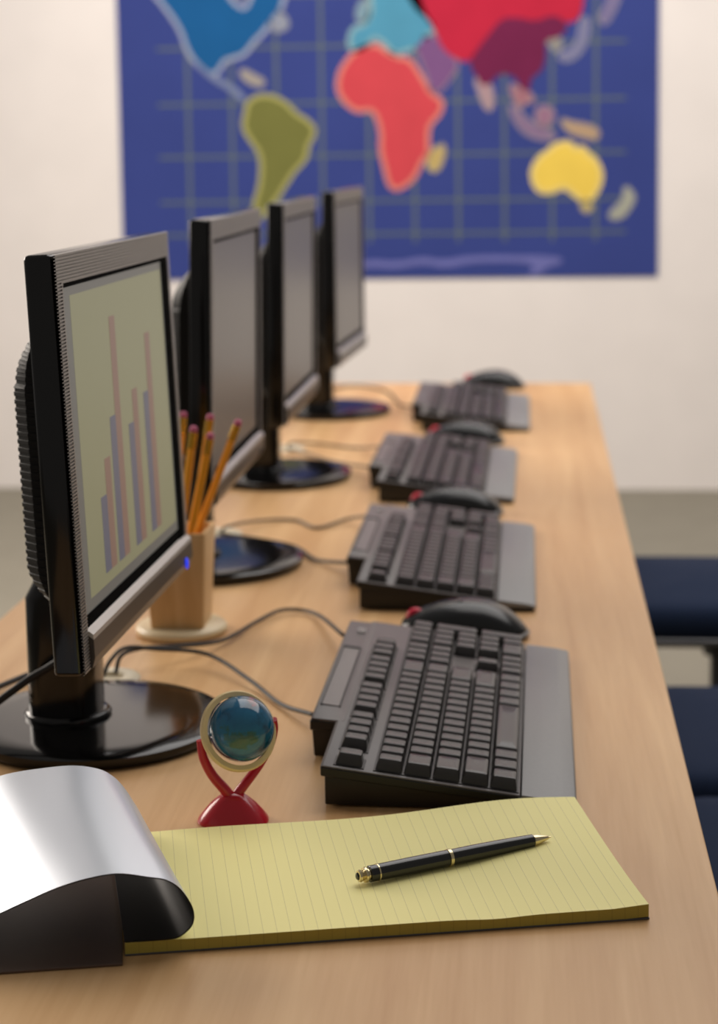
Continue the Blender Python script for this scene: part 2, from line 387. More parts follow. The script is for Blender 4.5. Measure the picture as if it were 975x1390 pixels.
def make_monitor(loc, rz, tilt, label, chart=False, group=None):
    # local: x towards the user, y to the user's right, origin at base centre on the table
    r = empty('computer_monitor', loc, rz); tag(r, label, 'monitor', group)
    bm = bmesh.new()
    lathe(bm, [(0.0, 0.0), (0.110, 0.0), (0.1155, 0.003), (0.117, 0.007), (0.1165, 0.0105), (0.112, 0.0125), (0.09, 0.0135), (0.0, 0.0145)], 96)
    build('base', bm, M_gloss, r, True, 50)
    bm = bmesh.new(); lathe(bm, [(0.0385, 0.0128), (0.0395, 0.0165), (0.037, 0.0195), (0.034, 0.0200)], 64, Matrix.Translation((-0.026, 0, 0)), 1.0, 0.9)
    build('collar', bm, M_gloss, r, True, 60)
    # neck column, leaning slab top
    bm = bmesh.new()
    sec = [(-0.027, 0.031, 0.029, 0.0165), (-0.027, 0.031, 0.029, 0.06), (-0.026, 0.032, 0.029, 0.125), (-0.018, 0.026, 0.030, 0.150), (0.002, 0.012, 0.028, 0.176)]
    rings = []
    for cx, hx, hy, z in sec:
        rings.append([bm.verts.new((cx+a, b_, z)) for a, b_ in rrect(hx, hy, min(hx, hy)*0.6, 6)])
    for A, B in zip(rings, rings[1:]):
        for i in range(len(A)): bm.faces.new((A[i], A[(i+1) % len(A)], B[(i+1) % len(A)], B[i]))
    bm.faces.new(list(reversed(rings[0]))); bm.faces.new(rings[-1]); bmesh.ops.recalc_face_normals(bm, faces=bm.faces)
    build('neck', bm, M_gloss, r, True, 50)
    # head parts (tilted about the hinge)
    T = Matrix.Translation((0.045, -0.022, 0.277)) @ Matrix.Rotation(-tilt, 4, 'Y')
    hw, hh = 0.190, 0.1645
    def part(name, bm, m, parent=r, smooth=False, angle=35):
        bmesh.ops.transform(bm, matrix=T, verts=bm.verts); return build(name, bm, m, parent, smooth, angle)
    bm = bmesh.new(); box(bm, -0.0255, -0.0030, -hw, hw, -hh, hh, 0.004, 3); part('housing', bm, M_gloss, r, True, 40)
    s = 0.014; t_ = 0.0235; bt = 0.0300
    bm = bmesh.new()
    ribs(bm, -hw+0.0008, hw-0.0008, hh-t_, hh-0.0005, 0.0)
    ribs(bm, -hw+0.0008, -hw+s+0.003, -hh+0.0008, hh-t_, 0.0)
    ribs(bm, hw-0.009, hw-0.0008, -hh+bt, hh-t_, 0.0)
    # inner walls of the bezel opening
    box(bm, -0.0034, -0.0004, -hw+s+0.001, -hw+s+0.003, -hh+bt, hh-t_)
    box(bm, -0.0034, -0.0004, hw-0.011, hw-0.009, -hh+bt, hh-t_)
    box(bm, -0.0034, -0.0004, -hw+s, hw-s, hh-t_, hh-t_+0.002)
    bz = part('bezel', bm, M_bezel)
    bm = bmesh.new(); prism(bm, [(-0.003, -hh+0.0008), (0.001, -hh+0.002), (0.0035, -hh+0.010), (0.0035, -hh+bt-0.005), (-0.003, -hh+bt-0.001)], -hw+s+0.004, hw-0.001, 'XZ', 0.0004, 1)
    lb = part('lower_bezel', bm, M_lower)
    bm = bmesh.new(); prism(bm, [(-0.003, -hh+bt), (-0.003, -hh+bt+0.004), (0.0036, -hh+bt-0.001), (0.0036, -hh+bt-0.005)], -hw+s+0.004, hw-0.004, 'XZ')
    part('ledge', bm, M_ledge, lb)
    bm = bmesh.new(); lathe(bm, [(0.0, 0.0), (0.0055, 0.0), (0.0052, 0.0012), (0.0, 0.0018)], 24, Matrix.Translation((0.0035, 0.160, -hh+0.009)) @ Matrix.Rotation(math.pi/2, 4, 'Y'), 1.0, 0.7)
    pb = part('power_button', bm, M_blue if chart else M_black, lb); 
    if chart: pb['label'] = 'glowing blue power button'
    # black inner frame and panel; frame's top strip paints the bezel's shadow line
    bm = bmesh.new(); box(bm, -0.0031, -0.0025, -hw+s, hw-s, -hh+bt-0.002, hh-t_+0.001)
    sc = part('screen', bm, M_screenedge if chart else M_glass)
    bm = bmesh.new(); box(bm, -0.0026, -0.0018, -hw+s+0.003, 0.1602, -hh+bt-0.001, -hh+bt+0.013); box(bm, -0.0026, -0.0012, 0.160, hw-0.011, -hh+bt-0.001, hh-t_); box(bm, -0.0026, -0.0004, -hw+s+0.003, 0.1602, hh-t_-0.0035, hh-t_)
    part('inner_frame', bm, M_matte)
    if chart:
        sc['label'] = 'lit screen showing a red and blue bar chart'
        bm = bmesh.new(); box(bm, -0.0026, -0.0024, -0.150, 0.1555, -0.112, 0.130); part('chart_background', bm, M_chartbg, sc)
        bb = bmesh.new(); br = bmesh.new()
        zb = -0.103
        for (yc, hb, hr) in CHART:
            box(bb, -0.0025, -0.0022, yc-0.018, yc, zb, zb+hb)
            box(br, -0.0025, -0.0022, yc, yc+0.018, zb, zb+hr)
        part('blue_bars', bb, M_barb, sc); part('red_bars', br, M_barr, sc)
    # rear bulge with grooved vents
    bm = bmesh.new(); rings = []
    zs = []; z = -0.128
    while z < 0.103:
        zs.append((z, 0)); zs.append((z+0.0030, 0)); zs.append((z+0.0034, 1)); zs.append((z+0.0060, 1)); z += 0.0064
    for z, g_ in zs:
        if z < -0.085: k = (z+0.128)/0.043; d = 0.006+0.030*math.sin(k*math.pi/2)
        elif z > 0.060: k = (0.110-z)/0.050; d = 0.006+0.028*math.sin(max(0, k)*math.pi/2)
        else: d = 0.036
        hy = 0.152; g2 = 0.0009*g_
        rings.append([bm.verts.new((a, b_, z)) for a, b_ in ((-0.025, -hy+g2), (-0.0255-d*0.55, -hy+0.004+g2), (-0.0255-d*0.9+g2, -hy+0.016), (-0.0255-d+g2, -hy+0.034), (-0.0255-d+g2, hy-0.034), (-0.0255-d*0.9+g2, hy-0.016), (-0.0255-d*0.55, hy-0.004-g2), (-0.025, hy-g2))])
    for A, B in zip(rings, rings[1:]):
        for i in range(len(A)): bm.faces.new((A[i], A[(i+1) % len(A)], B[(i+1) % len(A)], B[i]))
    bm.faces.new(rings[-1]); bm.faces.new(list(reversed(rings[0]))); bmesh.ops.recalc_face_normals(bm, faces=bm.faces)
    part('rear_housing', bm, M_rear, r)
    return r

# ------------------------------------------------------------------ keyboards
KEYMESH = {}
def key_mesh(w, d):
    k = (round(w, 4), round(d, 4))
    if k in KEYMESH: return KEYMESH[k]
    bm = bmesh.new()
    # u is local y, v is local -x ; key centred, bottom z=0
    def ring(hx, hy, z, r): return [bm.verts.new((a, b_, z)) for a, b_ in rrect(hx, hy, r, 2)]
    R = [ring(d/2-0.0006, w/2-0.0006, 0, 0.001), ring(d/2-0.0011, w/2-0.0011, 0.003, 0.0012), ring(d/2-0.0026, w/2-0.0030, 0.0088, 0.0016), ring(d/2-0.0034, w/2-0.0038, 0.0093, 0.0018), ring((d/2-0.0034)*0.5, (w/2-0.0038)*0.6, 0.0088, 0.0012)]
    for A, B in zip(R, R[1:]):
        for i in range(len(A)): bm.faces.new((A[i], A[(i+1) % len(A)], B[(i+1) % len(A)], B[i]))
    bm.faces.new(R[-1]); bm.faces.new(list(reversed(R[0]))); bmesh.ops.recalc_face_normals(bm, faces=bm.faces)
    me = bpy.data.meshes.new('key'); bm.to_mesh(me); bm.free(); me.materials.append(M_key)
    me.shade_smooth(); me.set_sharp_from_angle(angle=math.radians(40))
    KEYMESH[k] = me; return me
UP = 0.0190; VP = 0.0226
LK = 0.438
U0 = 0.006
def hgt(v):   # top surface height of the deck
    return 0.0140 + (v-0.045)*0.136
def make_keyboard(label):
    r = empty('keyboard'); tag(r, label, 'keyboard', None)
    X = lambda v: -v
    # black lower shell
    bm = bmesh.new(); prism(bm, [(-0.003, 0.0012), (-0.003, 0.004), (-0.044, 0.0095), (-0.050, 0.0125), (-0.199, hgt(0.199)-0.002), (-0.199, 0.0020), (-0.05, 0.0008)], 0.003, LK-0.004, 'XZ', 0.0012, 2)
    prism(bm, [(-0.190, 0.002), (-0.190, hgt(0.19)-0.002), (-0.224, hgt(0.224)-0.003), (-0.222, 0.0020)], 0.116, LK-0.012, 'XZ', 0.0015, 2)
    prism(bm, [(-0.046, hgt(0.046)-0.0075), (-0.046, hgt(0.046)-0.0012), (-0.202, hgt(0.202)-0.0014), (-0.202, hgt(0.202)-0.009)], 0.0, LK, 'XZ', 0.0008, 1)
    prism(bm, [(-0.195, hgt(0.195)-0.008), (-0.195, hgt(0.195)-0.0010), (-0.2245, hgt(0.224)-0.0032), (-0.2245, hgt(0.224)-0.012)], 0.112, LK-0.006, 'XZ', 0.0008, 1)
    sh = build('lower_shell', bm, M_shell, r, True, 40)
    for v, y in ((0.21, 0.16), (0.21, 0.39), (0.03, 0.05), (0.03, 0.39)):
        bm = bmesh.new(); box(bm, -v-0.006, -v+0.006, y-0.010, y+0.010, 0.0, 0.004, 0.0006); build('foot', bm, M_shell, sh)
    # grey deck cover
    bm = bmesh.new()
    prism(bm, [(-0.045, hgt(0.045)-0.0016), (-0.045, hgt(0.045)), (-0.200, hgt(0.200)), (-0.2025, hgt(0.2)-0.0012)], 0.0006, LK-0.0006, 'XZ', 0.0005, 1)
    prism(bm, [(-0.195, hgt(0.195)-0.004), (-0.195, hgt(0.195)+0.0002), (-0.2220, hgt(0.224)-0.001), (-0.2240, hgt(0.226)-0.0024)], 0.1126, LK-0.0066, 'XZ', 0.0005, 1)
    dk = build('deck_cover', bm, M_plate, r, True, 40)
    SL = Matrix.Rotation(math.atan(0.136), 4, 'Y')
    def slab(bm, v0, v1, u0, u1, dz, th=0.0010):
        pts = []
        prism(bm, [(-v0, hgt(v0)+dz-th), (-v0, hgt(v0)+dz), (-v1, hgt(v1)+dz), (-v1, hgt(v1)+dz-th)], u0, u1, 'XZ')
    # recessed tray along the back
    bm = bmesh.new(); slab(bm, 0.2035, 0.2185, 0.150, 0.330, 0.0006); 
    build('tray', bm, mat('tray_grey', (118, 114, 112), 0.35), dk)
    bm = bmesh.new()
    slab(bm, 0.2025, 0.2035, 0.148, 0.332, 0.0016, 0.002); slab(bm, 0.2185, 0.2195, 0.148, 0.332, 0.0016, 0.002)
    slab(bm, 0.2025, 0.2195, 0.330, 0.334, 0.0016, 0.002)
    build('tray_lip', bm, M_shell, dk)
    bm = bmesh.new()
    for i in range(4): slab(bm, 0.204, 0.212, 0.388+i*0.004, 0.3905+i*0.004, 0.0012)
    build('badge', bm, mat('badge_light', (165, 160, 158), 0.4), dk)
    # wells
    wl = bmesh.new()
    v0 = 0.0468
    row = lambda k: v0 + k*VP
    def well(u0, u1, k0, k1, fn=False):
        if fn: slab(wl, 0.1680, 0.1680+VP+0.0015, U0+u0*UP-0.0015, U0+u1*UP+0.0015, 0.0008)
        else: slab(wl, row(k0)-0.0008, row(k1+1)+0.0008, U0+u0*UP-0.0015, U0+u1*UP+0.0015, 0.0008)
    well(0, 15, 0, 4); well(15.25, 18.25, 3, 4); well(15.25, 18.25, 0, 0); well(16.25, 17.25, 0, 1); well(18.5, 22.5, 0, 4)
    well(0, 1, 0, 0, True); well(2, 6, 0, 0, True); well(6.5, 10.5, 0, 0, True); well(11, 15, 0, 0, True); well(15.25, 18.25, 0, 0, True)
    build('key_well', wl, M_shell, dk)
    # palm rest
    bm = bmesh.new()
    prism(bm, [(-0.0005, 0.0045), (-0.0015, 0.0075), (-0.012, 0.0100), (-0.0440, 0.0138), (-0.0440, 0.0060)], 0.002, LK-0.002, 'XZ', 0.001, 2)
    build('palm_rest', bm, M_palm, r, True, 40)
    # keys
    def key(u, w, v, d=VP):
        o = link_mesh('key', key_mesh(w*UP, d), r)
        vc = v + d/2
        o.location = (-vc, U0+(u+w/2)*UP, hgt(vc)+0.0007); o.rotation_euler = (0, math.atan(0.136), 0)
    def run(k, ws, u=0.0):
        for w in ws:
            key(u, w, row(k)); u += w
    run(0, [1.25, 1.25, 1.25, 6.25, 1.25, 1.25, 1.25, 1.25]); run(1, [2.25]+[1]*10+[2.75]); run(2, [1.75]+[1]*11+[2.25])
    run(3, [1.5]+[1]*12+[1.5]); run(4, [1]*13+[2])
    run(4, [1]*3, 15.25); run(3, [1]*3, 15.25); run(1, [1], 16.25); run(0, [1]*3, 15.25)
    run(4, [1]*4, 18.5); run(3, [1]*3, 18.5); run(2, [1]*3, 18.5); run(1, [1]*3, 18.5); run(0, [2, 1], 18.5)
    key(21.5, 1, row(2), VP*2); key(21.5, 1, row(0), VP*2)
    for u in [0, 2, 3, 4, 5, 6.5, 7.5, 8.5, 9.5, 11, 12, 13, 14, 15.25, 16.25, 17.25]: key(u, 1, 0.1688)
    return r
def copy_tree(o, parent=None):
    c = o.copy(); COL.objects.link(c)
    if parent: c.parent = parent
    for ch in list(o.children): copy_tree(ch, c)
    return c

# ------------------------------------------------------------------ mouse
def make_mouse():
    # local: -x is the front (towards the monitor), y width
    r = empty('computer_mouse')
    prof = [(-0.068, 0.004, 0.010), (-0.066, 0.016, 0.016), (-0.058, 0.025, 0.023), (-0.042, 0.030, 0.0305), (-0.020, 0.032, 0.0370), (0.0, 0.0335, 0.0395), (0.022, 0.0345, 0.0380), (0.042, 0.0325, 0.0305), (0.056, 0.026, 0.0205), (0.064, 0.015, 0.012), (0.067, 0.004, 0.008)]
    prof = catmull(prof, 4)
    bm = bmesh.new(); rings = []; n = 20
    for p in prof:
        x, w, h = p
        rg = []
        for k in range(n+1):
            a = math.pi*k/n
            c, s = math.cos(a), math.sin(a)
            rg.append(bm.verts.new((x, w*(abs(c)**0.8)*(1 if c >= 0 else -1), 0.006+(h-0.006)*(s**0.85 if s > 0 else 0))))
        rings.append(rg)
    for A, B in zip(rings, rings[1:]):
        for i in range(n): bm.faces.new((A[i], A[i+1], B[i+1], B[i]))
        bm.faces.new((A[n], A[0], B[0], B[n]))
    bm.faces.new(rings[0]); bm.faces.new(rings[-1]); bmesh.ops.recalc_face_normals(bm, faces=bm.faces)
    bd = build('body', bm, M_mouse, r, True, 60)
    bm = bmesh.new(); rings = []
    for z, k in ((0.0, 0.94), (0.001, 1.0), (0.0055, 1.04), (0.0075, 1.0)):
        rings.append([bm.verts.new((p[0]*k, sgn*p[1]*k, z)) for sgn, seq in ((1, prof), (-1, list(reversed(prof)))) for p in seq])
    for A, B in zip(rings, rings[1:]):
        for i in range(len(A)): bm.faces.new((A[i], A[(i+1) % len(A)], B[(i+1) % len(A)], B[i]))
    bm.faces.new(rings[0]); bm.faces.new(rings[-1]); bmesh.ops.recalc_face_normals(bm, faces=bm.faces)
    build('base_rim', bm, M_rim, r, True, 50)
    bm = bmesh.new(); lathe(bm, [(0, -0.0045), (0.0085, -0.0045), (0.0110, -0.002), (0.0110, 0.002), (0.0085, 0.0045), (0, 0.0045)], 24, Matrix.Translation((-0.0515, -0.002, 0.0195)) @ Matrix.Rotation(math.pi/2, 4, 'X'))
    build('scroll_wheel', bm, M_red, r, True, 50)
    # button split: a thin raised seam and the rear shell grip
    bm = bmesh.new()
    pts = [Vector((p[0], 0.0, p[2]+0.0001)) for p in prof if -0.040 < p[0] < -0.004]
    tube(bm, pts, 0.0006, 6); build('button_seam', bm, M_shell, r)
    bm = bmesh.new(); lathe(bm, [(0.0, 0.0), (0.004, 0.0), (0.0035, 0.001), (0, 0.0013)], 20, Matrix.Translation((-0.004, -0.004, 0.0392)))
    build('badge', bm, M_rim, r, True)
    return r

# ------------------------------------------------------------------ place the four work places
CHART = [(-0.084, 0.063, 0.092), (-0.040, 0.123, 0.206), (0.020, 0.108, 0.136), (0.078, 0.128, 0.180)]
GM = None
MON = [((-0.3815, 1.553, TZ), -0.034, 0.042, 'nearest black monitor with a bar chart lit on its screen', True),
       ((-0.389, 2.203, TZ), -0.006, -0.018, 'switched off black monitor second from the front, directly behind the pencil cup', False),
       ((-0.384, 2.808, TZ), -0.013, -0.015, 'switched off black monitor third from the front of the row', False),
       ((-0.3715, 3.522, TZ), -0.055, 0.0, 'switched off black monitor farthest back, closest to the wall map', False)]
for loc, rz, tilt, lab, ch in MON: make_monitor(loc, rz, tilt, lab, ch)
KB = [((0.0440, 1.3660), -0.012, 'nearest dark grey keyboard with black keys, right behind the yellow pad'),
      ((0.0180, 1.9800), -0.004, 'second dark grey keyboard from the front, level with the navy chair seats'),
      ((-0.0080, 2.6000), -0.010, 'third dark grey keyboard from the front, before the third monitor'),
      ((0.0190, 3.2750), -0.002, 'farthest dark grey keyboard near the back end of the table')]
proto = make_keyboard(KB[0][2])
kbs = [proto] + [copy_tree(proto) for _ in range(3)]
for o, (p, rz, lab) in zip(kbs, KB):
    o.location = (p[0], p[1], TZ); o.rotation_euler = (0, 0, rz); o['label'] = lab
MS = [((-0.060, 1.882), 'nearest black domed mouse with a red wheel, behind the nearest keyboard'),
      ((-0.093, 2.530), 'black domed mouse with a red wheel between second and third keyboards'),
      ((-0.096, 3.150), 'black domed mouse with a red wheel between third and farthest keyboards'),
      ((-0.058, 3.885), 'black domed mouse at the back edge of the table beyond the last keyboard')]
mproto = make_mouse()
mss = [mproto] + [copy_tree(mproto) for _ in range(3)]
for o, (p, lab) in zip(mss, MS):
    o.location = (p[0], p[1], TZ); tag(o, lab, 'mouse')

# ------------------------------------------------------------------ cables and grommets
def cable(name, pts, rad, m, label):
    bm = bmesh.new(); tube(bm, catmull([(x, y, max(z, TZ+rad)) for x, y, z in pts], 8), rad, 10)
    tag(build(name, bm, m, None, True, 80), label, 'cable')
for (x, y, lab) in ((-0.405, 1.703, 'round cream cable grommet beside the neck of the nearest monitor'), (-0.406, 2.372, 'round cream cable grommet behind the second monitor base'), (-0.404, 3.070, 'round cream cable grommet behind the third monitor base')):
    bm = bmesh.new(); lathe(bm, [(0.014, 0.0), (0.031, 0.0), (0.0315, 0.003), (0.029, 0.005), (0.018, 0.0055), (0.015, 0.0045), (0.014, 0.0008), (0.0, 0.0008)], 40, Matrix.Translation((x, y, TZ)))
    tag(build('cable_grommet', bm, M_grom, None, True, 50), lab, 'grommet')
cable('mouse_cable', [(-0.410, 1.700, 0.735), (-0.403, 1.705, 0.750), (-0.391, 1.722, 0.758), (-0.364, 1.740, 0.752), (-0.314, 1.748, 0.745), (-0.261, 1.686, 0.737), (-0.224, 1.624, 0.734), (-0.187, 1.568, 0.742)], 0.0021, M_cable, 'dark cable dipping from the nearest grommet to the left edge of the nearest keyboard')
cable('keyboard_cable', [(-0.400, 1.712, 0.735), (-0.396, 1.722, 0.750), (-0.380, 1.742, 0.752), (-0.350, 1.765, 0.748), (-0.312, 1.825, 0.738), (-0.288, 1.919, 0.734), (-0.265, 1.964, 0.735), (-0.227, 1.945, 0.736), (-0.182, 1.800, 0.752)], 0.0021, M_cable, 'dark cable arching past the pencil cup to the far corner of the nearest keyboard')
cable('keyboard_cable', [(-0.404, 2.372, 0.735), (-0.395, 2.378, 0.742), (-0.365, 2.444, 0.736), (-0.315, 2.466, 0.733), (-0.278, 2.415, 0.733), (-0.240, 2.46, 0.736), (-0.205, 2.405, 0.752)], 0.0022, M_cable2, 'brownish cable waving from the second grommet to the second keyboard')
cable('mouse_cable', [(-0.404, 2.36, 0.735), (-0.39, 2.345, 0.738), (-0.30, 2.30, 0.734), (-0.262, 2.225, 0.734), (-0.242, 2.200, 0.736), (-0.203, 2.150, 0.746)], 0.0022, M_cable, 'short dark cable from behind the second monitor base to the second keyboard')
cable('keyboard_cable', [(-0.402, 3.072, 0.735), (-0.395, 3.075, 0.742), (-0.355, 3.107, 0.736), (-0.288, 3.076, 0.734), (-0.231, 2.990, 0.750)], 0.0022, M_cable2, 'brownish cable from the third grommet to the far corner of the third keyboard')
cable('mouse_cable', [(-0.402, 3.062, 0.735), (-0.385, 3.029, 0.738), (-0.309, 2.935, 0.734), (-0.232, 2.80, 0.748)], 0.0022, M_cable2, 'brownish cable crossing behind the third monitor base to the third keyboard')
cable('keyboard_cable', [(-0.42, 3.80, 0.733), (-0.400, 3.864, 0.734), (-0.347, 3.895, 0.734), (-0.283, 3.803, 0.734), (-0.242, 3.60, 0.735), (-0.204, 3.48, 0.748)], 0.0022, M_cable, 'dark cable curling from the farthest monitor to the farthest keyboard')
cable('power_cable', [(-0.369, 1.504, 0.872), (-0.376, 1.504, 0.845), (-0.390, 1.504, 0.818), (-0.4085, 1.503, 0.803), (-0.425, 1.497, 0.794), (-0.442, 1.485, 0.783), (-0.462, 1.47, 0.771), (-0.50, 1.45, 0.757), (-0.55, 1.42, 0.7345), (-0.58, 1.40, 0.7345)], 0.0034, M_cable, 'thick dark cable leaving the nearest monitor neck towards the left')
cable('video_cable', [(-0.420, 1.69, 0.737), (-0.44, 1.715, 0.742), (-0.470, 1.715, 0.738), (-0.500, 1.67, 0.735), (-0.525, 1.60, 0.735), (-0.55, 1.50, 0.735)], 0.0030, M_cable, 'dark cable lying on the table left of the nearest monitor base')

# ------------------------------------------------------------------ pencil cup and pencils
cup = empty('pencil_cup', (-0.366, 1.885, TZ)); tag(cup, 'square tapered wooden pencil cup on a round cream foot behind the nearest monitor', 'pencil cup')
bm = bmesh.new(); lathe(bm, [(0.0, 0.0), (0.046, 0.0), (0.0495, 0.003), (0.0495, 0.007), (0.0465, 0.0105), (0.0, 0.011)], 64); build('foot', bm, M_cupb, cup, True, 50)
bm = bmesh.new()
def sq(h, z, r=0.003): return [bm.verts.new((a, b_, z)) for a, b_ in rrect(h, h, r, 3)]
R = [sq(0.0285, 0.011), sq(0.0340, 0.114), sq(0.0335, 0.1150), sq(0.0295, 0.1150, 0.002), sq(0.0290, 0.114, 0.002), sq(0.0245, 0.016, 0.002)]
for A, B in zip(R, R[1:]):
    for i in range(len(A)): bm.faces.new((A[i], A[(i+1) % len(A)], B[(i+1) % len(A)], B[i]))
bm.faces.new(list(reversed(R[0]))); bm.faces.new(R[-1]); bmesh.ops.recalc_face_normals(bm, faces=bm.faces)
build('cup_body', bm, M_cupw, cup, True, 50)
def make_pencil(base, tip, label):
    base, tip = Vector(base), Vector(tip); d = tip-base; Ln = d.length
    r = empty('pencil', base); r.rotation_euler = d.to_track_quat('Z', 'Y').to_euler(); tag(r, label, 'pencil', None)
    bm = bmesh.new(); lathe(bm, [(0.0006, 0.0), (0.0043, 0.016), (0.0043, Ln-0.024)], 6); build('barrel', bm, M_pencil, r)
    bm = bmesh.new(); p = [(0.0044, Ln-0.024)]
    for i in range(5): p += [(0.0047, Ln-0.0235+i*0.0036), (0.0043, Ln-0.0215+i*0.0036)]
    lathe(bm, p+[(0.0045, Ln-0.006)], 20); build('ferrule', bm, M_ferr, r, True, 60)
    bm = bmesh.new(); lathe(bm, [(0.0040, Ln-0.0065), (0.0041, Ln-0.002), (0.0028, Ln), (0, Ln+0.0003)], 20); build('eraser', bm, M_eras, r, True, 60)
bx, by, bz = -0.366, 1.885, TZ+0.018
make_pencil((bx-0.018, by+0.012, bz), (-0.2985, 1.885, 0.962), 'rightmost yellow pencil, leaning farthest right out of the cup')
make_pencil((bx-0.008, by-0.006, bz), (-0.3250, 1.862, 0.9515), 'yellow pencil with its eraser lowest, in the middle of the cup')
make_pencil((bx-0.002, by+0.012, bz), (-0.3325, 1.905, 0.9655), 'yellow pencil standing tallest behind the middle one in the cup')
make_pencil((bx-0.010, by-0.018, bz), (-0.3430, 1.862, 0.9590), 'yellow pencil just right of the monitor edge in the cup')
make_pencil((bx-0.019, by-0.008, bz), (-0.3610, 1.900, 0.9690), 'leftmost yellow pencil, half hidden by the nearest monitor')

# ------------------------------------------------------------------ small desk globe
g = empty('toy_globe', (-0.223, 1.338, TZ)); tag(g, 'tiny blue globe on a red forked stand in front of the nearest monitor', 'globe')
bm = bmesh.new(); rings = []
for z, hx, hy in ((0.0, 0.0270, 0.018), (0.0012, 0.0278, 0.0185), (0.003, 0.0272, 0.018), (0.008, 0.0232, 0.0155), (0.014, 0.0180, 0.012), (0.0185, 0.0128, 0.009), (0.0215, 0.0085, 0.007), (0.0228, 0.004, 0.004)):
    rings.append([bm.verts.new((hx*math.copysign(abs(math.cos(t))**0.75, math.cos(t)), hy*math.copysign(abs(math.sin(t))**0.75, math.sin(t)), z)) for t in [2*math.pi*i/32 for i in range(32)]])
for A, B in zip(rings, rings[1:]):
    for i in range(32): bm.faces.new((A[i], A[(i+1) % 32], B[(i+1) % 32], B[i]))
bm.faces.new(list(reversed(rings[0]))); bm.faces.new(rings[-1]); bmesh.ops.recalc_face_normals(bm, faces=bm.faces)
build('base', bm, M_gred, g, True, 50)
GC = Vector((0.0085, -0.003, 0.0750))
bm = bmesh.new(); tube(bm, catmull([(0.000, 0, 0.016), (-0.006, -0.002, 0.026), (-0.0150, -0.004, 0.038), (-0.0215, -0.005, 0.052), (-0.0235, -0.005, 0.066)], 6), 0.0035, 12, rads=[0.0046-0.0014*i/24 for i in range(25)])
build('arm', bm, M_gred, g, True, 60)
bm = bmesh.new(); tube(bm, catmull([(-0.001, 0, 0.016), (0.009, 0.006, 0.028), (0.019, 0.016, 0.040), (0.0270, 0.022, 0.054), (0.0312, 0.018, 0.068), (0.0318, 0.012, 0.078)], 6), 0.0035, 12, rads=[0.0042-0.0018*i/30 for i in range(31)])
build('arm', bm, M_gred, g, True, 60)
nrm = Vector((0.68, -1.0, 0.58)).normalized()
Q = nrm.to_track_quat('Z', 'Y').to_matrix().to_4x4()
bm = bmesh.new(); lathe(bm, [(0.0264, -0.0026), (0.0300, -0.0028), (0.0312, -0.001), (0.0312, 0.0012), (0.0300, 0.0028), (0.0264, 0.0026), (0.0264, -0.0026)], 64, Matrix.Translation(GC+Vector((-0.0024, -0.001, -0.0016))) @ Q)
for f in [f for f in bm.faces if len(f.verts) > 8]: bm.faces.remove(f)
build('meridian_ring', bm, M_ring, g, True, 50)
mg = bpy.data.materials.new('globe_print'); mg.use_nodes = True
nt = mg.node_tree; b = nt.nodes['Principled BSDF']; b.inputs['Roughness'].default_value = 0.12; b.inputs['Coat Weight'].default_value = 0.4
tc = nt.nodes.new('ShaderNodeTexCoord'); n1 = nt.nodes.new('ShaderNodeTexNoise'); n1.inputs['Scale'].default_value = 45; n1.inputs['Detail'].default_value = 6
nt.links.new(tc.outputs['Object'], n1.inputs['Vector'])
rp = nt.nodes.new('ShaderNodeValToRGB'); cr = rp.color_ramp; cr.interpolation = 'LINEAR'
cr.elements[0].position = 0.33; cr.elements[0].color = lin(120, 30, 50); cr.elements[1].position = 0.37; cr.elements[1].color = lin(14, 60, 84)
for ps, c in ((0.47, (26, 96, 132)), (0.56, (30, 104, 138)), (0.60, (44, 92, 84)), (0.72, (80, 96, 70))):
    e = cr.elements.new(ps); e.color = lin(*c)
nt.links.new(n1.outputs['Fac'], rp.inputs['Fac']); nt.links.new(rp.outputs['Color'], b.inputs['Base Color'])
bm = bmesh.new(); bmesh.ops.create_uvsphere(bm, u_segments=48, v_segments=24, radius=0.0252); bmesh.ops.translate(bm, verts=bm.verts, vec=GC); build('sphere', bm, mg, g, True, 90)

# ------------------------------------------------------------------ legal pad
ang = math.radians(12.6)
pad = empty('legal_pad', (-0.256, 1.099, TZ+0.0002), ang); tag(pad, 'yellow ruled legal pad lying across the front of the table', 'notepad')
PL, PW = 0.3495, 0.200
def padz(u, v, base=0.0088):
    s = v/PW; q = u/PL
    z = base + 0.0075*max(0, s-0.25)**1.6*math.exp(-((q-0.86)/0.22)**2) + 0.0012*math.exp(-((q-0.70)/0.06)**2)*(1-s)*-1.0
    z += 0.0018*max(0, q-0.93)/0.07*(1-s)**6
    z += 0.0008*math.sin(q*9)*s
    return z
NU, NV = 90, 40
t = bmesh.new(); topv = [[None]*(NV+1) for _ in range(NU+1)]; botv = [[None]*(NV+1) for _ in range(NU+1)]
for i in range(NU+1):
    for j in range(NV+1):
        u, v = PL*i/NU, PW*j/NV; zz = padz(u, v); v *= 1-0.055*(1-i/NU)
        lift = max(0, zz-0.0095)
        topv[i][j] = t.verts.new((u, v, zz)); botv[i][j] = t.verts.new((u, v, 0.0012+lift*0.55))
for i in range(NU):
    for j in range(NV):
        f = t.faces.new((topv[i][j], topv[i+1][j], topv[i+1][j+1], topv[i][j+1])); f.material_index = 0
        f = t.faces.new((botv[i][j], botv[i][j+1], botv[i+1][j+1], botv[i+1][j])); f.material_index = 1
for i in range(NU):
    for j, fl in ((0, 0), (NV, 1)):
        f = t.faces.new((topv[i][j], botv[i][j], botv[i+1][j], topv[i+1][j])); f.material_index = 1
for j in range(NV):
    for i in (0, NU):
        f = t.faces.new((topv[i][j], topv[i][j+1], botv[i][j+1], botv[i][j])); f.material_index = 1
bmesh.ops.recalc_face_normals(t, faces=t.faces)
build('pages', t, [M_paper, M_padside], pad, True, 40)
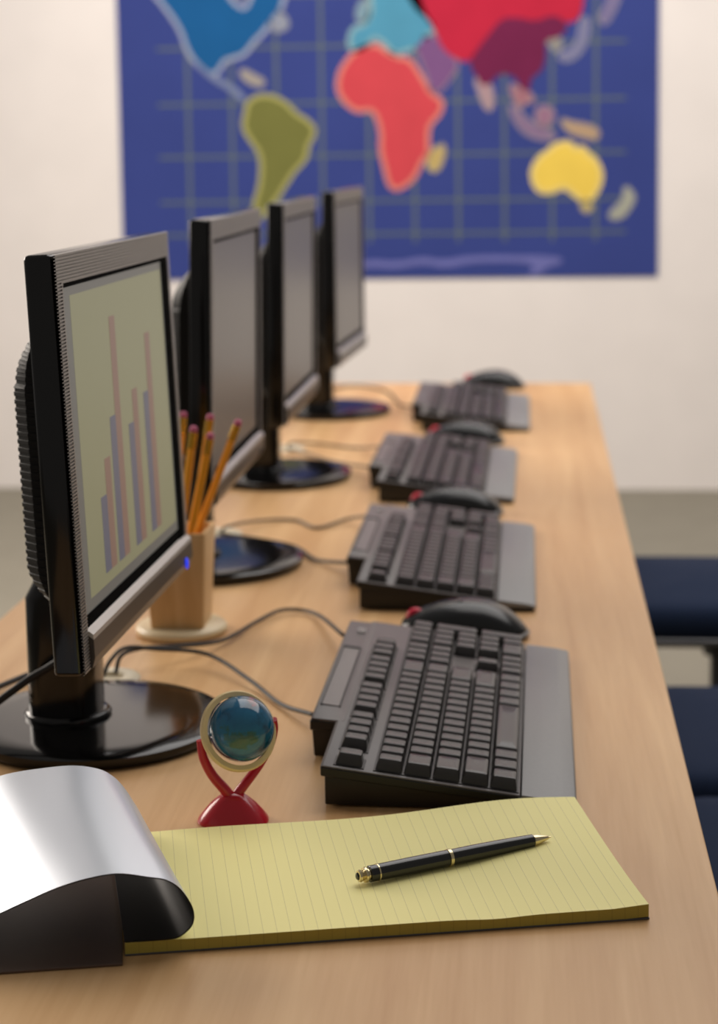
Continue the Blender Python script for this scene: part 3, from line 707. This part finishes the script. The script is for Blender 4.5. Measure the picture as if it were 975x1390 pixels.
bm = bmesh.new(); prism(bm, [(0, -0.0005), (PL+0.0005, -0.0005), (PL+0.0005, PW+0.0003), (0, PW*0.945+0.0003)], 0.0, 0.0012, 'XY', 0.0003, 1); build('backing_board', bm, M_board, pad)
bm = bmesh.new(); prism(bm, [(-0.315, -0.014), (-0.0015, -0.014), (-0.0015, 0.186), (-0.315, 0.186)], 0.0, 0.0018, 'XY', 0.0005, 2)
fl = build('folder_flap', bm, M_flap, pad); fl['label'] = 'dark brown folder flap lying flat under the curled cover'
# silver flip-over cover, ruled between two profiles (world coordinates brought into the pad frame)
near = [(-0.256, 0.7395), (-0.238, 0.7395), (-0.225, 0.7400), (-0.215, 0.7425), (-0.2095, 0.7480), (-0.2080, 0.7545), (-0.2098, 0.7625), (-0.2164, 0.7732), (-0.2250, 0.7795), (-0.2357, 0.7840), (-0.2552, 0.7875), (-0.2749, 0.7852), (-0.2948, 0.7797), (-0.3148, 0.7716), (-0.335, 0.7630), (-0.375, 0.7470), (-0.415, 0.7380), (-0.455, 0.7345)]
far = [(-0.300, 0.7395), (-0.293, 0.7395), (-0.286, 0.7400), (-0.280, 0.7425), (-0.2772, 0.7480), (-0.2775, 0.7540), (-0.2820, 0.7620), (-0.2880, 0.7715), (-0.2955, 0.7795), (-0.3055, 0.7850), (-0.3240, 0.7880), (-0.3480, 0.7870), (-0.3720, 0.7840), (-0.3957, 0.7770), (-0.4250, 0.7670), (-0.465, 0.7510), (-0.505, 0.7370), (-0.545, 0.7315)]
Pn = catmull([(x-(0.004 if k > 2 else 0), 0, z-(0.002 if k > 8 else 0)) for k, (x, z) in enumerate(near)], 6); Pf = catmull([(x-0.009, 0, z+0.0045*min(1, max(0, (k-4)/6))) for k, (x, z) in enumerate(far[:-2])]+[(-0.52, 0, 0.7405), (-0.556, 0, 0.7345)], 6)
inv = (Matrix.Translation((-0.256, 1.099, TZ)) @ Matrix.Rotation(ang, 4, 'Z')).inverted()
NW = 12
def world_pt(a, c, s):
    ya = 1.099+max(0.0, 0.0)+ (a.x+0.256)*0.2; yc = 1.286+(c.x+0.300)*0.2
    ya = min(ya, 1.10) if a.x < -0.256 else ya; yc = min(yc, 1.288) if c.x < -0.300 else yc
    return Vector((a.x*(1-s)+c.x*s, ya*(1-s)+yc*s, a.z*(1-s)+c.z*s))
G = [[world_pt(a, c, j/NW) for j in range(NW+1)] for a, c in zip(Pn, Pf)]
t = bmesh.new(); th = 0.0009
out = []; inn = []
for i in range(len(G)):
    ro, ri = [], []
    for j in range(NW+1):
        p = G[i][j]; a = G[max(i-1, 0)][j]; c = G[min(i+1, len(G)-1)][j]
        d = (c-a); n_ = Vector((d.z, 0, -d.x)).normalized()   # outward: below at start, right, then above
        ro.append(t.verts.new(inv @ (p+n_*th*0.5))); ri.append(t.verts.new(inv @ (p-n_*th*0.5)))
    out.append(ro); inn.append(ri)
for i in range(len(G)-1):
    for j in range(NW):
        f = t.faces.new((out[i][j], out[i+1][j], out[i+1][j+1], out[i][j+1])); f.material_index = 0
        f = t.faces.new((inn[i][j], inn[i][j+1], inn[i+1][j+1], inn[i+1][j])); f.material_index = 1
    for j in (0, NW):
        f = t.faces.new((out[i][j], inn[i][j], inn[i+1][j], out[i+1][j])); f.material_index = 1
for i in (0, len(G)-1):
    for j in range(NW):
        f = t.faces.new((out[i][j], out[i][j+1], inn[i][j+1], inn[i][j])); f.material_index = 1
bmesh.ops.recalc_face_normals(t, faces=t.faces)
cv = build('cover', t, [M_silver, M_inner], pad, True, 60); cv['label'] = 'silver cover sheet with black lining curled back over the binding'

# ------------------------------------------------------------------ pen
p0, p1 = Vector((-0.1150, 1.1985, TZ+0.0088+0.0066)), Vector((0.0215, 1.2835, TZ+0.0088+0.0050))
d = p1-p0; Ln = d.length
pen = empty('ballpoint_pen', p0); pen.rotation_euler = d.to_track_quat('Z', 'Y').to_euler(); tag(pen, 'slim black ballpoint pen with pale gold rings on the yellow pad', 'pen')
def seg(name, prof, m, par=pen):
    bm = bmesh.new(); lathe(bm, [(a*1.14, b_) for a, b_ in prof], 40); return build(name, bm, m, par, True, 40)
seg('barrel', [(0.0044, 0.076), (0.0049, 0.0765), (0.0050, 0.095), (0.0047, 0.120), (0.0040, Ln-0.016), (0.0036, Ln-0.0155)], M_pen)
seg('cap', [(0.0044, 0.0105), (0.0050, 0.011), (0.0052, 0.040), (0.0051, 0.073), (0.0046, 0.0735)], M_pen)
seg('tip', [(0.0036, Ln-0.0158), (0.0035, Ln-0.013), (0.0012, Ln-0.0025), (0.0006, Ln-0.0022), (0.0004, Ln)], M_gold)
seg('ring', [(0.0046, 0.0732), (0.0054, 0.0736), (0.0054, 0.0760), (0.0046, 0.0764)], M_gold)
seg('ring', [(0.0046, 0.0165), (0.00535, 0.0166), (0.00535, 0.0176), (0.0046, 0.0177)], M_gold)
ec = seg('end_cap', [(0.0024, 0.0020), (0.0034, 0.0024), (0.0038, 0.0038), (0.0032, 0.0050), (0.0032, 0.0062), (0.0046, 0.0068), (0.0048, 0.0082), (0.0036, 0.0092), (0.0036, 0.0106)], M_gold)
seg('jewel', [(0, 0.0004), (0.0018, 0.0010), (0.0025, 0.0022), (0.0022, 0.0030)], M_pen, ec)

# ------------------------------------------------------------------ chairs
def make_chair(loc, rz, label):
    # local: +x is the backrest side, origin on the floor under the seat centre
    c = empty('office_chair', loc, rz); tag(c, label, 'chair', None)
    def cushion(hx, hy, th, R=0.05, crown=0.012):
        bm = bmesh.new(); rings = []
        for k, (ins, z) in enumerate(((0.012, 0.0), (0.0, 0.010), (-0.004, th*0.5), (0.003, th*0.82), (0.018, th*0.97), (0.05, th), (0.12, th+crown*0.6), (0.17, th+crown))):
            rings.append([bm.verts.new((a, b_, z)) for a, b_ in rrect(hx-ins, hy-ins, max(0.01, R-ins*0.3) if hx-ins > R else (hx-ins)*0.6, 8)])
        for A, B in zip(rings, rings[1:]):
            for i in range(len(A)): bm.faces.new((A[i], A[(i+1) % len(A)], B[(i+1) % len(A)], B[i]))
        bm.faces.new(list(reversed(rings[0]))); bm.faces.new(rings[-1]); bmesh.ops.recalc_face_normals(bm, faces=bm.faces)
        return bm
    bm = cushion(0.225, 0.205, 0.062); bmesh.ops.translate(bm, verts=bm.verts, vec=(0, 0, 0.385)); build('seat', bm, M_navy, c, True, 60)
    bm = bmesh.new(); box(bm, -0.19, 0.19, -0.175, 0.175, 0.360, 0.386, 0.010, 3); pn = build('seat_pan', bm, M_black, c, True, 40)
    bm = bmesh.new(); tube(bm, [Vector((a, b_, 0.382)) for a, b_ in rrect(0.224, 0.207, 0.05, 6)], 0.006, 8, closed=True); build('rim', bm, M_leg, pn, True, 80)
    bm = bmesh.new(); lathe(bm, [(0.030, 0.07), (0.030, 0.20), (0.024, 0.205), (0.020, 0.21), (0.020, 0.30), (0.034, 0.305), (0.034, 0.362)], 32); build('gas_lift', bm, M_black, c, True, 40)
    for k in range(5):
        a = 2*math.pi*k/5+0.3; Rm = Matrix.Rotation(a, 4, 'Z')
        bm = bmesh.new(); prism(bm, [(0.02, 0.115), (0.02, 0.075), (0.20, 0.055), (0.21, 0.062), (0.21, 0.072)], -0.016, 0.016, 'XZ', 0.004, 2, 0, Rm)
        l = build('leg', bm, M_black, c, True, 40)
        bm = bmesh.new(); lathe(bm, [(0, -0.018), (0.024, -0.018), (0.026, -0.012), (0.026, 0.012), (0.024, 0.018), (0, 0.018)], 24, Rm @ Matrix.Translation((0.195, 0, 0.0265)) @ Matrix.Rotation(math.pi/2, 4, 'X')); build('caster', bm, M_black, l, True, 40)
    bm = bmesh.new(); tube(bm, catmull([(0.12, 0, 0.365), (0.24, 0, 0.360), (0.285, 0, 0.40), (0.292, 0, 0.55), (0.285, 0, 0.66)], 6), 0.014, 12); build('back_support', bm, M_black, c, True, 60)
    bm = cushion(0.17, 0.20, 0.05); bmesh.ops.transform(bm, verts=bm.verts, matrix=Matrix.Translation((0.278, 0, 0.66)) @ Matrix.Rotation(-math.pi/2+0.08, 4, 'Y')); build('backrest', bm, M_navy, c, True, 60)
make_chair((0.372, 3.33, 0), 0.0, 'navy blue upholstered chair farthest along the right side, black post below its seat')
make_chair((0.395, 2.465, 0), 0.0, 'middle navy blue upholstered chair at the right side of the table')
make_chair((0.395, 2.0, 0), 0.0, 'nearest dark navy chair, only a sliver showing beyond the table edge')

# ------------------------------------------------------------------ groups of repeated things
GROUPS = {'monitor': 'computer monitors in a row along the table', 'keyboard': 'dark keyboards in a row along the table', 'mouse': 'black mice beyond the keyboards',
          'pencil': 'yellow pencils in the wooden cup', 'chair': 'navy chairs along the right side of the table', 'grommet': 'cream cable grommets in the tabletop',
          'cable': 'computer cables on the table'}
for o in list(bpy.data.objects):
    if o.parent is None and o.get('category') in GROUPS:
        o['group'] = GROUPS[o['category']]
